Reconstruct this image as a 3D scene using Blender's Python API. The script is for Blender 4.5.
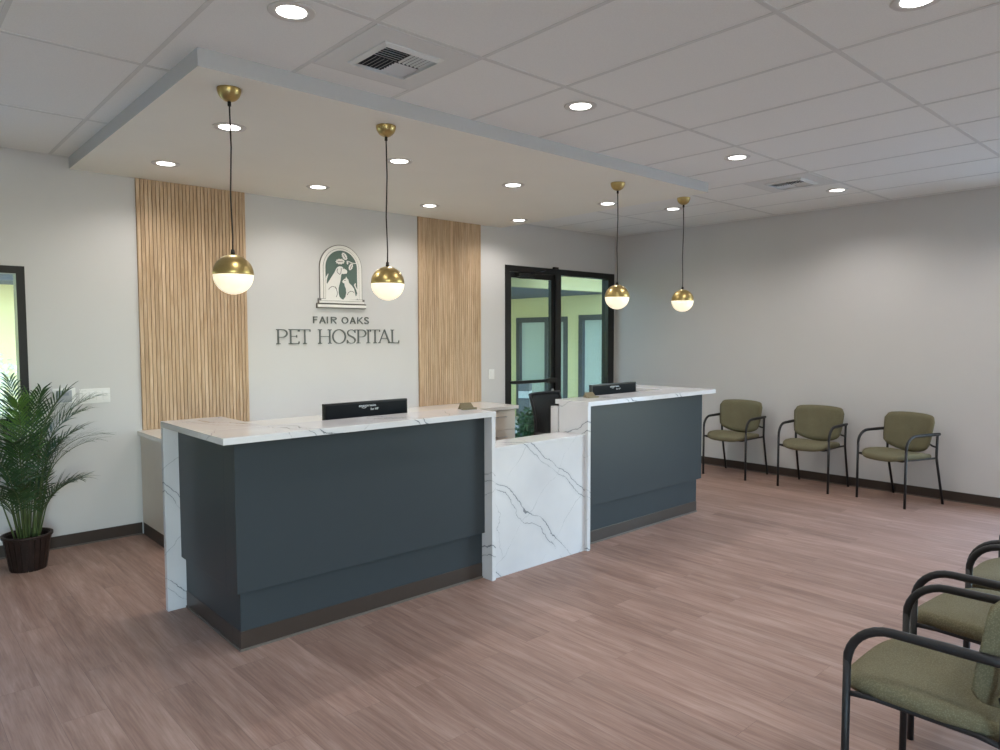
import bpy, bmesh, math, random
from mathutils import Vector, Matrix
from mathutils.geometry import tessellate_polygon

scene = bpy.context.scene
COL = scene.collection
for o in list(bpy.data.objects):
    bpy.data.objects.remove(o)
PI = math.pi

# ------------------------------------------------------------------ camera
H = 3.022          # grid ceiling
HS = 2.934         # underside of the dropped soffit
camd = bpy.data.cameras.new('camera')
cam = bpy.data.objects.new('camera', camd)
COL.objects.link(cam)
camd.sensor_width = 36.0
camd.lens = 704.03 / 1000 * 36
camd.clip_start = 0.02
R_, U_, F_ = (0.739549, -0.673098, -0.002619), (0.039671, 0.039703, 0.998424), (0.671933, 0.738487, -0.056065)
cam.matrix_world = Matrix(((R_[0], U_[0], -F_[0], -7.93057), (R_[1], U_[1], -F_[1], -6.303696),
                           (R_[2], U_[2], -F_[2], 1.644555), (0, 0, 0, 1)))
scene.camera = cam

# ------------------------------------------------------------------ world and exposure
W = bpy.data.worlds.new('world')
scene.world = W
W.use_nodes = True
wn = W.node_tree
wn.nodes.clear()
wo = wn.nodes.new('ShaderNodeOutputWorld')
wb = wn.nodes.new('ShaderNodeBackground')
ws = wn.nodes.new('ShaderNodeTexSky')
ws.sky_type = 'NISHITA'
ws.sun_disc = False
ws.sun_elevation = math.radians(48)
ws.sun_rotation = math.radians(200)
ws.dust_density = 0.4
ws.ozone_density = 1.2
wn.links.new(ws.outputs[0], wb.inputs[0])
wb.inputs[1].default_value = 3.2
wn.links.new(wb.outputs[0], wo.inputs[0])
scene.view_settings.view_transform = 'Standard'
scene.view_settings.look = 'None'
scene.view_settings.exposure = 0.0
scene.view_settings.gamma = 1.0
scene.view_settings.use_curve_mapping = False
scene.cycles.max_bounces = 8
scene.cycles.diffuse_bounces = 5
scene.cycles.transparent_max_bounces = 16
scene.cycles.caustics_reflective = False
scene.cycles.caustics_refractive = False
scene.cycles.sample_clamp_indirect = 4.0

LAMP_W = 29.0      # recessed downlights
LAMP_COL = (1.0, 0.945, 0.90)


def portal(name, loc, rot, w, h):
    l = bpy.data.lights.new(name, 'AREA')
    l.shape = 'RECTANGLE'
    l.size, l.size_y = w, h
    l.cycles.is_portal = True
    o = bpy.data.objects.new(name, l)
    COL.objects.link(o)
    o.location = loc
    o.rotation_euler = rot


portal('daylight_portal', (0.15, -6.5, 1.27), (PI / 2, 0, PI / 2), 2.8, 2.4)
portal('daylight_portal', (-8.55, -8.15, 1.45), (PI / 2, 0, 0), 1.5, 2.7)


# ------------------------------------------------------------------ materials
def srgb(r, g, b):
    def f(c):
        c /= 255.0
        return c / 12.92 if c <= 0.04045 else ((c + 0.055) / 1.055) ** 2.4
    return (f(r), f(g), f(b), 1.0)


class NT:
    def __init__(self, name):
        self.m = bpy.data.materials.new(name)
        self.m.use_nodes = True
        self.t = self.m.node_tree
        self.b = self.t.nodes['Principled BSDF']
        self.out = self.t.nodes['Material Output']

    def n(self, kind, **kw):
        o = self.t.nodes.new(kind)
        for k, v in kw.items():
            if hasattr(o, k):
                setattr(o, k, v)
            else:
                o.inputs[k.replace('_', ' ')].default_value = v
        return o

    def l(self, a, b):
        self.t.links.new(a, b)

    def coords(self, scale=(1, 1, 1), rot=(0, 0, 0), obj=True):
        tc = self.n('ShaderNodeNewGeometry') if not obj else self.n('ShaderNodeTexCoord')
        mp = self.n('ShaderNodeMapping')
        mp.inputs['Scale'].default_value = scale
        mp.inputs['Rotation'].default_value = rot
        self.l(tc.outputs['Object'] if obj else tc.outputs['Position'], mp.inputs['Vector'])
        return mp.outputs[0]

    def ramp(self, fac, stops):
        r = self.n('ShaderNodeValToRGB')
        e = r.color_ramp.elements
        e[0].position, e[0].color = stops[0]
        e[1].position, e[1].color = stops[-1]
        for p, c in stops[1:-1]:
            q = e.new(p)
            q.color = c
        self.l(fac, r.inputs[0])
        return r.outputs[0]

    def mix(self, a, b, fac, mode='MIX'):
        x = self.n('ShaderNodeMix', data_type='RGBA', blend_type=mode)
        for v, s in ((a, x.inputs[6]), (b, x.inputs[7]), (fac, x.inputs[0])):
            if isinstance(v, (int, float, tuple)):
                s.default_value = v
            else:
                self.l(v, s)
        return x.outputs[2]

    def math(self, op, a, b=None, c=None):
        x = self.n('ShaderNodeMath', operation=op)
        for i, v in enumerate((a, b, c)):
            if v is None:
                continue
            if isinstance(v, (int, float)):
                x.inputs[i].default_value = v
            else:
                self.l(v, x.inputs[i])
        return x.outputs[0]

    def bump(self, h, strength=0.2, dist=0.01):
        b = self.n('ShaderNodeBump')
        b.inputs['Strength'].default_value = strength
        b.inputs['Distance'].default_value = dist
        self.l(h, b.inputs['Height'])
        self.l(b.outputs[0], self.b.inputs['Normal'])


def plain(name, col, rough=0.5, metal=0.0, noise=0.04, nscale=30, bump=0.0, spec=0.5):
    t = NT(name)
    v = t.coords()
    nz = t.n('ShaderNodeTexNoise')
    nz.inputs['Scale'].default_value = nscale
    nz.inputs['Detail'].default_value = 3
    t.l(v, nz.inputs['Vector'])
    lo = tuple(c * (1 - noise) for c in col[:3]) + (1,)
    hi = tuple(min(1, c * (1 + noise)) for c in col[:3]) + (1,)
    t.l(t.ramp(nz.outputs[0], [(0.3, lo), (0.7, hi)]), t.b.inputs['Base Color'])
    t.b.inputs['Roughness'].default_value = rough
    t.b.inputs['Metallic'].default_value = metal
    t.b.inputs['Specular IOR Level'].default_value = spec
    if bump:
        t.bump(nz.outputs[0], bump, 0.003)
    return t.m


def emit(name, col, strength, base=(0.8, 0.8, 0.8, 1)):
    t = NT(name)
    t.b.inputs['Base Color'].default_value = base
    t.b.inputs['Emission Color'].default_value = col
    t.b.inputs['Emission Strength'].default_value = strength
    return t.m


def glass(name, tint, refl=1.0):
    t = NT(name)
    tr = t.n('ShaderNodeBsdfTransparent')
    tr.inputs[0].default_value = tint
    gl = t.n('ShaderNodeBsdfGlossy')
    gl.inputs['Roughness'].default_value = 0.02
    fr = t.n('ShaderNodeLayerWeight')
    fr.inputs[0].default_value = 0.5
    sch = t.math('ADD', 0.04, t.math('MULTIPLY', t.math('POWER', fr.outputs['Facing'], 5.0), 0.9))
    mx = t.n('ShaderNodeMixShader')
    t.l(t.math('MULTIPLY', sch, refl), mx.inputs[0])
    t.l(tr.outputs[0], mx.inputs[1])
    t.l(gl.outputs[0], mx.inputs[2])
    t.l(mx.outputs[0], t.out.inputs[0])
    return t.m


def floor_mat():
    t = NT('oak_plank_floor')
    g = t.n('ShaderNodeNewGeometry')
    s = t.n('ShaderNodeSeparateXYZ')
    t.l(g.outputs['Position'], s.inputs[0])
    c = t.n('ShaderNodeCombineXYZ')
    t.l(s.outputs[1], c.inputs[0])
    t.l(s.outputs[0], c.inputs[1])
    br = t.n('ShaderNodeTexBrick')
    br.offset = 0.37
    br.offset_frequency = 2
    br.inputs['Color1'].default_value = (0, 0, 0, 1)
    br.inputs['Color2'].default_value = (1, 1, 1, 1)
    br.inputs['Mortar'].default_value = (0.5, 0.5, 0.5, 1)
    br.inputs['Scale'].default_value = 1.0
    br.inputs['Mortar Size'].default_value = 0.0009
    br.inputs['Brick Width'].default_value = 1.22
    br.inputs['Row Height'].default_value = 0.184
    br.inputs['Bias'].default_value = 0.0
    t.l(c.outputs[0], br.inputs['Vector'])
    # plank id shifts the grain
    off = t.n('ShaderNodeVectorMath', operation='SCALE')
    t.l(br.outputs[0], off.inputs[0])
    off.inputs['Scale'].default_value = 7.0
    ad = t.n('ShaderNodeVectorMath', operation='ADD')
    t.l(c.outputs[0], ad.inputs[0])
    t.l(off.outputs[0], ad.inputs[1])

    def grain(sx, sy, det, rough=0.6, dist=0.0):
        mp = t.n('ShaderNodeMapping')
        mp.inputs['Scale'].default_value = (sx, sy, 1)
        t.l(ad.outputs[0], mp.inputs['Vector'])
        nz = t.n('ShaderNodeTexNoise')
        nz.inputs['Scale'].default_value = 1.0
        nz.inputs['Detail'].default_value = det
        nz.inputs['Roughness'].default_value = rough
        nz.inputs['Distortion'].default_value = dist
        t.l(mp.outputs[0], nz.inputs['Vector'])
        return nz.outputs[0]
    g1 = grain(1.6, 16, 6, 0.62, 0.6)
    g2 = grain(5, 120, 3)
    g3 = grain(0.9, 2.2, 2)
    base = t.ramp(g1, [(0.28, srgb(138, 110, 99)), (0.5, srgb(158, 130, 118)), (0.72, srgb(176, 150, 138))])
    tone = t.ramp(br.outputs[0], [(0.0, (0.86, 0.855, 0.85, 1)), (1.0, (1.06, 1.06, 1.06, 1))])
    base = t.mix(base, tone, 1.0, 'MULTIPLY')
    fine = t.ramp(g2, [(0.35, (0.84, 0.83, 0.82, 1)), (0.62, (1.08, 1.08, 1.08, 1))])
    base = t.mix(base, fine, 0.75, 'MULTIPLY')
    big = t.ramp(g3, [(0.3, (0.94, 0.94, 0.94, 1)), (0.7, (1.05, 1.05, 1.05, 1))])
    base = t.mix(base, big, 1.0, 'MULTIPLY')
    base = t.mix(base, (0.10, 0.075, 0.065, 1), t.math('MULTIPLY', br.outputs['Fac'], 0.45))
    t.l(base, t.b.inputs['Base Color'])
    t.b.inputs['Roughness'].default_value = 0.48
    t.l(t.ramp(g1, [(0.2, (0.42,) * 3 + (1,)), (0.8, (0.58,) * 3 + (1,))]), t.b.inputs['Roughness'])
    t.b.inputs['Specular IOR Level'].default_value = 0.2
    t.bump(t.math('SUBTRACT', g2, t.math('MULTIPLY', br.outputs['Fac'], 1.5)), 0.12, 0.002)
    return t.m


def marble_mat(name, dens=1.0):
    t = NT(name)
    v = t.coords((1, 1, 1))
    base = t.n('ShaderNodeTexNoise')
    base.inputs['Scale'].default_value = 2.2
    base.inputs['Detail'].default_value = 4
    t.l(v, base.inputs['Vector'])

    def veins(nrm, period, offs, width, amp, seed, gap):
        """thin lines where dot(position, nrm) + warp crosses a multiple of period"""
        def noise(scale, det, sd):
            mp = t.n('ShaderNodeMapping')
            mp.inputs['Location'].default_value = (sd, sd * 1.7, sd * .6)
            t.l(v, mp.inputs['Vector'])
            q = t.n('ShaderNodeTexNoise')
            q.inputs['Scale'].default_value = scale
            q.inputs['Detail'].default_value = det
            q.inputs['Roughness'].default_value = 0.6
            t.l(mp.outputs[0], q.inputs['Vector'])
            return q.outputs[0]
        dt = t.n('ShaderNodeVectorMath', operation='DOT_PRODUCT')
        t.l(v, dt.inputs[0])
        dt.inputs[1].default_value = nrm
        w = t.math('ADD', t.math('MULTIPLY', noise(1.5, 2, seed), amp), t.math('MULTIPLY', noise(9, 6, seed + 3), amp * .22))
        p = t.math('ADD', t.math('ADD', dt.outputs['Value'], offs), w)
        d = t.math('PINGPONG', p, period / 2)          # distance in metres
        on = t.ramp(noise(2.6, 3, seed + 7), [(gap, (0, 0, 0, 1)), (gap + .16, (1, 1, 1, 1))])
        wd = t.math('MULTIPLY', on, width)
        core = t.math('LESS_THAN', d, wd)
        halo = t.math('MULTIPLY', t.math('SUBTRACT', 1.0, t.math('MINIMUM', 1.0, t.math('DIVIDE', d, .028))), on)
        return core, halo
    nA = (.57, .25, .78)
    a, ah = veins(nA, .40, .05, .0030, .30, 3.1, .36)
    b, bh = veins(nA, .40, .095, .0022, .30, 3.1, .40)
    c, ch = veins((.66, -.3, -.69), .33, .2, .0014, .22, 8.3, .42)
    e, eh = veins((.93, .3, .2), .9, .1, .0016, .5, 5.2, .45)
    col = t.ramp(base.outputs[0], [(0.3, srgb(207, 206, 209)), (0.7, srgb(222, 221, 223))])
    soft = t.math('MAXIMUM', ah, bh)
    hard = t.math('MAXIMUM', t.math('MAXIMUM', a, b), t.math('MULTIPLY', t.math('MAXIMUM', c, e), .6))
    col = t.mix(col, srgb(196, 198, 202), t.math('MULTIPLY', soft, 0.5))
    col = t.mix(col, srgb(112, 116, 122), t.math('MULTIPLY', hard, 0.85))
    t.l(col, t.b.inputs['Base Color'])
    t.b.inputs['Roughness'].default_value = 0.1
    t.b.inputs['Specular IOR Level'].default_value = 0.3
    return t.m


def wood_mat(name, lo, mid, hi, axis_scale, slat=None, rough=0.55):
    t = NT(name)
    g = t.n('ShaderNodeNewGeometry')
    s = t.n('ShaderNodeSeparateXYZ')
    t.l(g.outputs['Position'], s.inputs[0])
    vec = g.outputs['Position']
    idn = None
    if slat:
        i = t.math('FLOOR', t.math('DIVIDE', t.math('SUBTRACT', s.outputs[0], slat[0]), slat[1]))
        w = t.n('ShaderNodeTexWhiteNoise', noise_dimensions='1D')
        t.l(i, w.inputs['W'])
        idn = w.outputs['Value']
        av = t.n('ShaderNodeVectorMath', operation='MULTIPLY_ADD')
        t.l(w.outputs['Color'], av.inputs[0])
        av.inputs[1].default_value = (5, 5, 9)
        t.l(vec, av.inputs[2])
        vec = av.outputs[0]
    mp = t.n('ShaderNodeMapping')
    mp.inputs['Scale'].default_value = axis_scale
    t.l(vec, mp.inputs['Vector'])
    nz = t.n('ShaderNodeTexNoise')
    nz.inputs['Scale'].default_value = 1.0
    nz.inputs['Detail'].default_value = 6
    nz.inputs['Roughness'].default_value = 0.65
    nz.inputs['Distortion'].default_value = 0.8
    t.l(mp.outputs[0], nz.inputs['Vector'])
    col = t.ramp(nz.outputs[0], [(0.28, lo), (0.5, mid), (0.7, hi)])
    if idn:
        col = t.mix(col, t.ramp(idn, [(0, (0.88, 0.87, 0.86, 1)), (1, (1.08, 1.08, 1.08, 1))]), 1.0, 'MULTIPLY')
    t.l(col, t.b.inputs['Base Color'])
    t.b.inputs['Roughness'].default_value = rough
    t.b.inputs['Specular IOR Level'].default_value = 0.3
    t.bump(nz.outputs[0], 0.08, 0.003)
    return t.m


def fabric_mat():
    t = NT('olive_woven_fabric')
    v = t.coords((1, 1, 1))
    ck = t.n('ShaderNodeTexVoronoi')
    ck.inputs['Scale'].default_value = 210
    t.l(v, ck.inputs['Vector'])
    nz = t.n('ShaderNodeTexNoise')
    nz.inputs['Scale'].default_value = 6
    t.l(v, nz.inputs['Vector'])
    col = t.ramp(ck.outputs['Distance'], [(0.1, srgb(134, 129, 106)), (0.55, srgb(110, 106, 84))])
    col = t.mix(col, t.ramp(nz.outputs[0], [(0.3, (0.93, 0.93, 0.93, 1)), (0.7, (1.05, 1.05, 1.05, 1))]), 1.0, 'MULTIPLY')
    t.l(col, t.b.inputs['Base Color'])
    t.b.inputs['Roughness'].default_value = 0.9
    t.b.inputs['Specular IOR Level'].default_value = 0.15
    t.bump(ck.outputs['Distance'], 0.35, 0.003)
    return t.m


def mesh_mat():
    t = NT('black_chair_mesh')
    tr = t.n('ShaderNodeBsdfTransparent')
    mx = t.n('ShaderNodeMixShader')
    mx.inputs[0].default_value = 0.82
    t.b.inputs['Base Color'].default_value = srgb(26, 27, 30)
    t.b.inputs['Roughness'].default_value = 0.8
    t.l(tr.outputs[0], mx.inputs[1])
    t.l(t.b.outputs[0], mx.inputs[2])
    t.l(mx.outputs[0], t.out.inputs[0])
    return t.m


M = {}
M['wall'] = plain('wall_paint', srgb(209, 208, 207), 0.75, nscale=3, noise=0.008, spec=0.25)
M['ceiling'] = plain('ceiling_tile', srgb(240, 241, 238), 0.9, nscale=160, noise=0.03, bump=0.08, spec=0.15)
M['grid'] = plain('ceiling_grid_metal', srgb(217, 218, 215), 0.5, noise=0.01)
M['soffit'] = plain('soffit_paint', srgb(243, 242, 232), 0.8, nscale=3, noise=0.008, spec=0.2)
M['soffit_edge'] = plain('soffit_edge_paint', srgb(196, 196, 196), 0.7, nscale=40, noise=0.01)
M['floor'] = floor_mat()
M['marble'] = marble_mat('white_quartz_with_grey_veins')
M['quartz'] = plain('pale_quartz', srgb(226, 223, 218), 0.15, nscale=60, noise=0.02)
M['slate'] = plain('slate_grey_laminate', srgb(58, 64, 68), 0.36, nscale=8, noise=0.012, spec=0.16)
M['cove'] = plain('dark_bronze_cove_base', srgb(62, 52, 46), 0.35, nscale=20, noise=0.03)
M['cove_lip'] = plain('cove_base_lip', srgb(104, 95, 87), 0.5, nscale=20, noise=0.03)
M['taupe'] = plain('taupe_cabinet_laminate', srgb(206, 197, 184), 0.5, nscale=12, noise=0.015)
M['steel'] = plain('brushed_steel', srgb(190, 190, 190), 0.3, 1.0)
M['brass'] = plain('satin_brass', srgb(186, 164, 110), 0.34, 1.0, nscale=90, noise=0.04)
M['olive_brass'] = plain('dull_brass', srgb(112, 102, 78), 0.45, 0.3, nscale=90, noise=0.04)
M['black'] = plain('black_powder_coat', srgb(26, 27, 30), 0.5, noise=0.05)
M['frame'] = plain('black_storefront_aluminium', srgb(20, 21, 23), 0.35, noise=0.04)
M['screen'] = plain('black_display_back', srgb(22, 24, 29), 0.6, spec=0.15, noise=0.03)
M['bezel'] = plain('black_display_bezel', srgb(9, 10, 12), 0.3, noise=0.03)
M['white_ink'] = plain('white_ink', srgb(225, 228, 232), 0.6)
M['white_plastic'] = plain('white_plastic', srgb(236, 236, 234), 0.4, noise=0.01)
M['grey_plastic'] = plain('grey_plastic', srgb(166, 172, 178), 0.4, noise=0.01)
M['lamp'] = emit('led_lens', (1.0, 0.97, 0.92, 1), 9.0)
M['ring'] = plain('white_trim_ring', srgb(214, 212, 208), 0.45, noise=0.01)
M['opal'] = emit('opal_glass_glow', (1.0, 0.86, 0.58, 1), 0.72, (0.9, 0.88, 0.8, 1))
M['cord'] = plain('black_cord', srgb(30, 27, 25), 0.6)
M['oak'] = wood_mat('oak_slats', srgb(164, 136, 106), srgb(198, 170, 139), srgb(216, 192, 164), (30, 30, 2.2), (-6.215, 0.0302))
M['oak_back'] = plain('slat_backing_felt', srgb(164, 137, 108), 0.9, noise=0.05)
M['fabric'] = fabric_mat()
M['mesh'] = mesh_mat()
M['letter'] = plain('grey_green_letter', srgb(98, 104, 102), 0.5, noise=0.02)
M['letter_line'] = plain('dark_outline', srgb(110, 106, 102), 0.5, noise=0.02)
M['cream'] = plain('cream_plaque', srgb(232, 230, 225), 0.5, noise=0.01)
M['green'] = plain('deep_green_plaque', srgb(84, 104, 96), 0.6, noise=0.02)
M['leaf'] = plain('palm_leaf', srgb(44, 74, 40), 0.45, noise=0.35, nscale=9)
M['leaf_young'] = plain('young_palm_leaf', srgb(76, 112, 44), 0.45, noise=0.25, nscale=9)
M['stem'] = plain('palm_stem', srgb(72, 88, 46), 0.5, noise=0.25, nscale=25)
M['pot'] = wood_mat('dark_pot_wood', srgb(28, 20, 18), srgb(42, 30, 27), srgb(54, 40, 36), (60, 60, 4), None, 0.45)
M['soil'] = plain('dark_soil', srgb(42, 34, 28), 0.95, noise=0.4, nscale=60)
M['glass'] = glass('clear_glass', (0.93, 0.97, 0.95, 1))
M['green_glass'] = glass('green_tint_glass', (0.74, 0.80, 0.775, 1))
M['ext_wall'] = plain('yellow_stucco', srgb(222, 220, 168), 0.9, noise=0.03, nscale=60, bump=0.1)
M['ext_fascia'] = plain('olive_fascia_paint', srgb(176, 174, 138), 0.9, noise=0.03)
M['ext_dark'] = plain('grey_eave', srgb(104, 110, 118), 0.8, noise=0.05)
M['paving'] = plain('concrete_paving', srgb(204, 202, 198), 0.85, noise=0.08, nscale=4)
M['ext_frame'] = plain('dark_grey_window_frame', srgb(70, 76, 80), 0.5)
M['ext_glass'] = plain('pale_reflective_pane', srgb(190, 206, 198), 0.25, noise=0.18, nscale=40)
M['bollard'] = plain('grey_bollard_paint', srgb(112, 118, 122), 0.5, noise=0.03)
M['bollard_band'] = plain('frosted_band', srgb(236, 246, 244), 0.3)
M['shrub'] = plain('shrub_leaf', srgb(74, 110, 70), 0.6, noise=0.3, nscale=12)
M['vent'] = plain('white_vent_metal', srgb(222, 224, 222), 0.5, noise=0.01)
M['vent_shade'] = plain('duct_shade', srgb(34, 40, 48), 0.8, noise=0.05)


# ------------------------------------------------------------------ helpers
def obj(name, bm, mat, parent=None, smooth=False, loc=None):
    me = bpy.data.meshes.new(name)
    bmesh.ops.recalc_face_normals(bm, faces=bm.faces)
    bm.to_mesh(me)
    bm.free()
    for p in me.polygons:
        p.use_smooth = smooth
    for m_ in (mat if isinstance(mat, (list, tuple)) else [mat]):
        me.materials.append(m_)
    o = bpy.data.objects.new(name, me)
    COL.objects.link(o)
    if parent:
        o.parent = parent
    if loc:
        o.location = loc
    return o


def tag(o, label, cat, group=None, kind=None):
    o['label'] = label
    o['category'] = cat
    if group:
        o['group'] = group
    if kind:
        o['kind'] = kind
    return o


def thing(name, label, cat, loc=(0, 0, 0), rz=0.0, group=None):
    o = bpy.data.objects.new(name, None)
    o.empty_display_size = 0.05
    COL.objects.link(o)
    o.location = loc
    o.rotation_euler = (0, 0, rz)
    return tag(o, label, cat, group)


def struct(name, bm, mat, parent=None, smooth=False):
    o = obj(name, bm, mat, parent, smooth)
    if not parent:
        o['kind'] = 'structure'
    return o


def struct_empty(name, loc=(0, 0, 0)):
    o = bpy.data.objects.new(name, None)
    o.empty_display_size = 0.05
    COL.objects.link(o)
    o.location = loc
    o['kind'] = 'structure'
    return o


def copy_tree(o, parent=None):
    c = o.copy()
    COL.objects.link(c)
    if parent:
        c.parent = parent
    for ch in [x for x in o.children]:
        copy_tree(ch, c)
    return c


def box(bm, x0, x1, y0, y1, z0, z1, bev=0.0, mi=0):
    r = bmesh.ops.create_cube(bm, size=1.0)
    vs = r['verts']
    for v in vs:
        v.co = Vector((x0 + (v.co.x + .5) * (x1 - x0), y0 + (v.co.y + .5) * (y1 - y0), z0 + (v.co.z + .5) * (z1 - z0)))
    fs = {f for v in vs for f in v.link_faces}
    for f in fs:
        f.material_index = mi
    if bev:
        es = list({e for v in vs for e in v.link_edges})
        bmesh.ops.bevel(bm, geom=es, offset=bev, segments=2, affect='EDGES', profile=0.7)
    return bm


def bx(x0, x1, y0, y1, z0, z1, bev=0.0):
    return box(bmesh.new(), x0, x1, y0, y1, z0, z1, bev)


def tube(bm, pts, r, seg=10, caps=True, squash=1.0):
    pts = [Vector(p) for p in pts]
    rs = r if isinstance(r, (list, tuple)) else [r] * len(pts)
    rings = []
    t0 = (pts[1] - pts[0]).normalized()
    up = Vector((0, 0, 1)) if abs(t0.z) < 0.9 else Vector((1, 0, 0))
    nrm = (up - t0 * up.dot(t0)).normalized()
    for i, p in enumerate(pts):
        if i == 0:
            t = t0
        elif i == len(pts) - 1:
            t = (pts[i] - pts[i - 1]).normalized()
        else:
            t = ((pts[i + 1] - pts[i]).normalized() + (pts[i] - pts[i - 1]).normalized()).normalized()
        nrm = (nrm - t * nrm.dot(t)).normalized()
        b = t.cross(nrm)
        rings.append([bm.verts.new(p + (nrm * math.cos(2 * PI * k / seg) * squash + b * math.sin(2 * PI * k / seg)) * rs[i]) for k in range(seg)])
    for a, b in zip(rings, rings[1:]):
        for k in range(seg):
            bm.faces.new((a[k], a[(k + 1) % seg], b[(k + 1) % seg], b[k]))
    if caps:
        bm.faces.new(rings[0][::-1])
        bm.faces.new(rings[-1])
    return bm


def lathe(bm, prof, seg=32, c=(0, 0, 0)):
    rings = []
    for r, z in prof:
        if r < 1e-6:
            rings.append([bm.verts.new((c[0], c[1], c[2] + z))])
        else:
            rings.append([bm.verts.new((c[0] + r * math.cos(2 * PI * k / seg), c[1] + r * math.sin(2 * PI * k / seg), c[2] + z)) for k in range(seg)])
    for a, b in zip(rings, rings[1:]):
        for k in range(seg):
            q = [a[k % len(a)], a[(k + 1) % len(a)], b[(k + 1) % len(b)], b[k % len(b)]]
            u = []
            for v in q:
                if v not in u:
                    u.append(v)
            if len(u) > 2:
                try:
                    bm.faces.new(u)
                except ValueError:
                    pass
    return bm


def prism_xz(bm, pts, y0, y1):
    """polygon in the wall plane (x, z), extruded from y0 to y1"""
    a = [bm.verts.new((x, y0, z)) for x, z in pts]
    b = [bm.verts.new((x, y1, z)) for x, z in pts]
    n = len(pts)
    for t3 in tessellate_polygon([[Vector((x, z, 0)) for x, z in pts]]):
        bm.faces.new([a[k] for k in t3])
        bm.faces.new([b[k] for k in t3][::-1])
    for i in range(n):
        bm.faces.new((a[i], a[(i + 1) % n], b[(i + 1) % n], b[i]))
    return bm


def ribbon_xz(bm, pts, w, y0, y1, closed=False):
    """stroke of width w (number or list) along points in the wall plane"""
    n = len(pts)
    ws_ = w if isinstance(w, (list, tuple)) else [w] * n
    P = [Vector((p[0], p[1])) for p in pts]
    L, Rr = [], []
    for i in range(n):
        if closed:
            d = (P[(i + 1) % n] - P[i - 1])
        else:
            d = P[min(i + 1, n - 1)] - P[max(i - 1, 0)]
        d.normalize()
        nn = Vector((-d.y, d.x)) * ws_[i] / 2
        L.append(P[i] + nn)
        Rr.append(P[i] - nn)
    V = [[bm.verts.new((q.x, y, q.y)) for q in s] for s in (L, Rr) for y in (y0, y1)]
    la, lb, ra, rb = V
    m = n if closed else n - 1
    for i in range(m):
        j = (i + 1) % n
        bm.faces.new((la[i], la[j], ra[j], ra[i]))
        bm.faces.new((lb[i], rb[i], rb[j], lb[j]))
        bm.faces.new((la[i], lb[i], lb[j], la[j]))
        bm.faces.new((ra[i], ra[j], rb[j], rb[i]))
    if not closed:
        bm.faces.new((la[0], ra[0], rb[0], lb[0]))
        bm.faces.new((la[-1], lb[-1], rb[-1], ra[-1]))
    return bm


def arc(cx, cz, rx, rz, a0, a1, n=16):
    return [(cx + rx * math.cos(math.radians(a0 + (a1 - a0) * i / n)), cz + rz * math.sin(math.radians(a0 + (a1 - a0) * i / n))) for i in range(n + 1)]


# ------------------------------------------------------------------ room shell
XL, YF = -10.0, -8.0          # left wall and the wall behind the camera
struct('floor', bx(XL, 0, YF, 0, -0.05, 0), M['floor'])

# ceiling: tiles set a little above the faces of the grid bars
gx = [-4.97 + 0.612 * i for i in range(-9, 9)]
gx = [x for x in gx if XL < x < -0.02]
gy = [y for y in (-7.255, -6.036, -4.816, -3.597, -2.378, -1.159) if YF < y < 0]
bm = bx(XL, 0, YF, 0, H + 0.0015, H + 0.09)
struct('ceiling', bm, M['ceiling'])
bm = bmesh.new()
for x in gx:
    box(bm, x - .011, x + .011, YF, 0, H - .001, H + .005)
for y in gy:
    box(bm, XL, 0, y - .012, y + .012, H - .0015, H + .005)
box(bm, -6.194, -5.582, -2.99, -2.974, H - .0012, H + .005)
box(bm, -1.91, -1.298, -2.99, -2.974, H - .0012, H + .005)
box(bm, XL, 0, -.02, 0, H - .0015, H + .005)
box(bm, -.02, 0, YF, 0, H - .0015, H + .005)
struct('trim_1', bm, M['grid'])

# soffit over the desk
SX0, SX1, SY = -6.68, -2.172, -2.79
bm = bmesh.new()
box(bm, SX0, SX1, SY, 0, HS, H + .004)
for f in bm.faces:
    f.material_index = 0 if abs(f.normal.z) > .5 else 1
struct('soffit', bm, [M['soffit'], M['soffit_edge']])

# walls
T = 0.14
WX0, WX1, WZ0, WZ1 = -9.2, -6.995, 0.985, 2.168       # window left of the plant
DX0, DX1, DZ = -2.11, -0.03, 2.50                      # glazed door and sidelight
bm = bmesh.new()
box(bm, XL, WX0, 0, T, 0, H)
box(bm, WX0, WX1, 0, T, 0, WZ0)
box(bm, WX0, WX1, 0, T, WZ1, H)
box(bm, WX1, DX0, 0, T, 0, H)
box(bm, DX0, DX1, 0, T, DZ, H)
box(bm, DX1, 0, 0, T, 0, H)
struct('wall_back', bm, M['wall'])
RY0, RY1, FZ0, FZ1 = -7.9, -5.1, 0.1, 2.8
bm = bmesh.new()
box(bm, 0, T, RY1, T, 0, H)
box(bm, 0, T, YF - T, RY0, 0, H)
box(bm, 0, T, RY0, RY1, 0, FZ0)
box(bm, 0, T, RY0, RY1, FZ1, H)
struct('wall_right', bm, M['wall'])
struct('wall_left', bx(XL - T, XL, YF - T, T, 0, H), M['wall'])
FX0, FX1 = -9.3, -7.9
bm = bmesh.new()
box(bm, XL, FX0, YF - T, YF, 0, H)
box(bm, FX1, 0, YF - T, YF, 0, H)
box(bm, FX0, FX1, YF - T, YF, 0, FZ0)
box(bm, FX0, FX1, YF - T, YF, FZ1, H)
struct('wall_front', bm, M['wall'])


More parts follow.
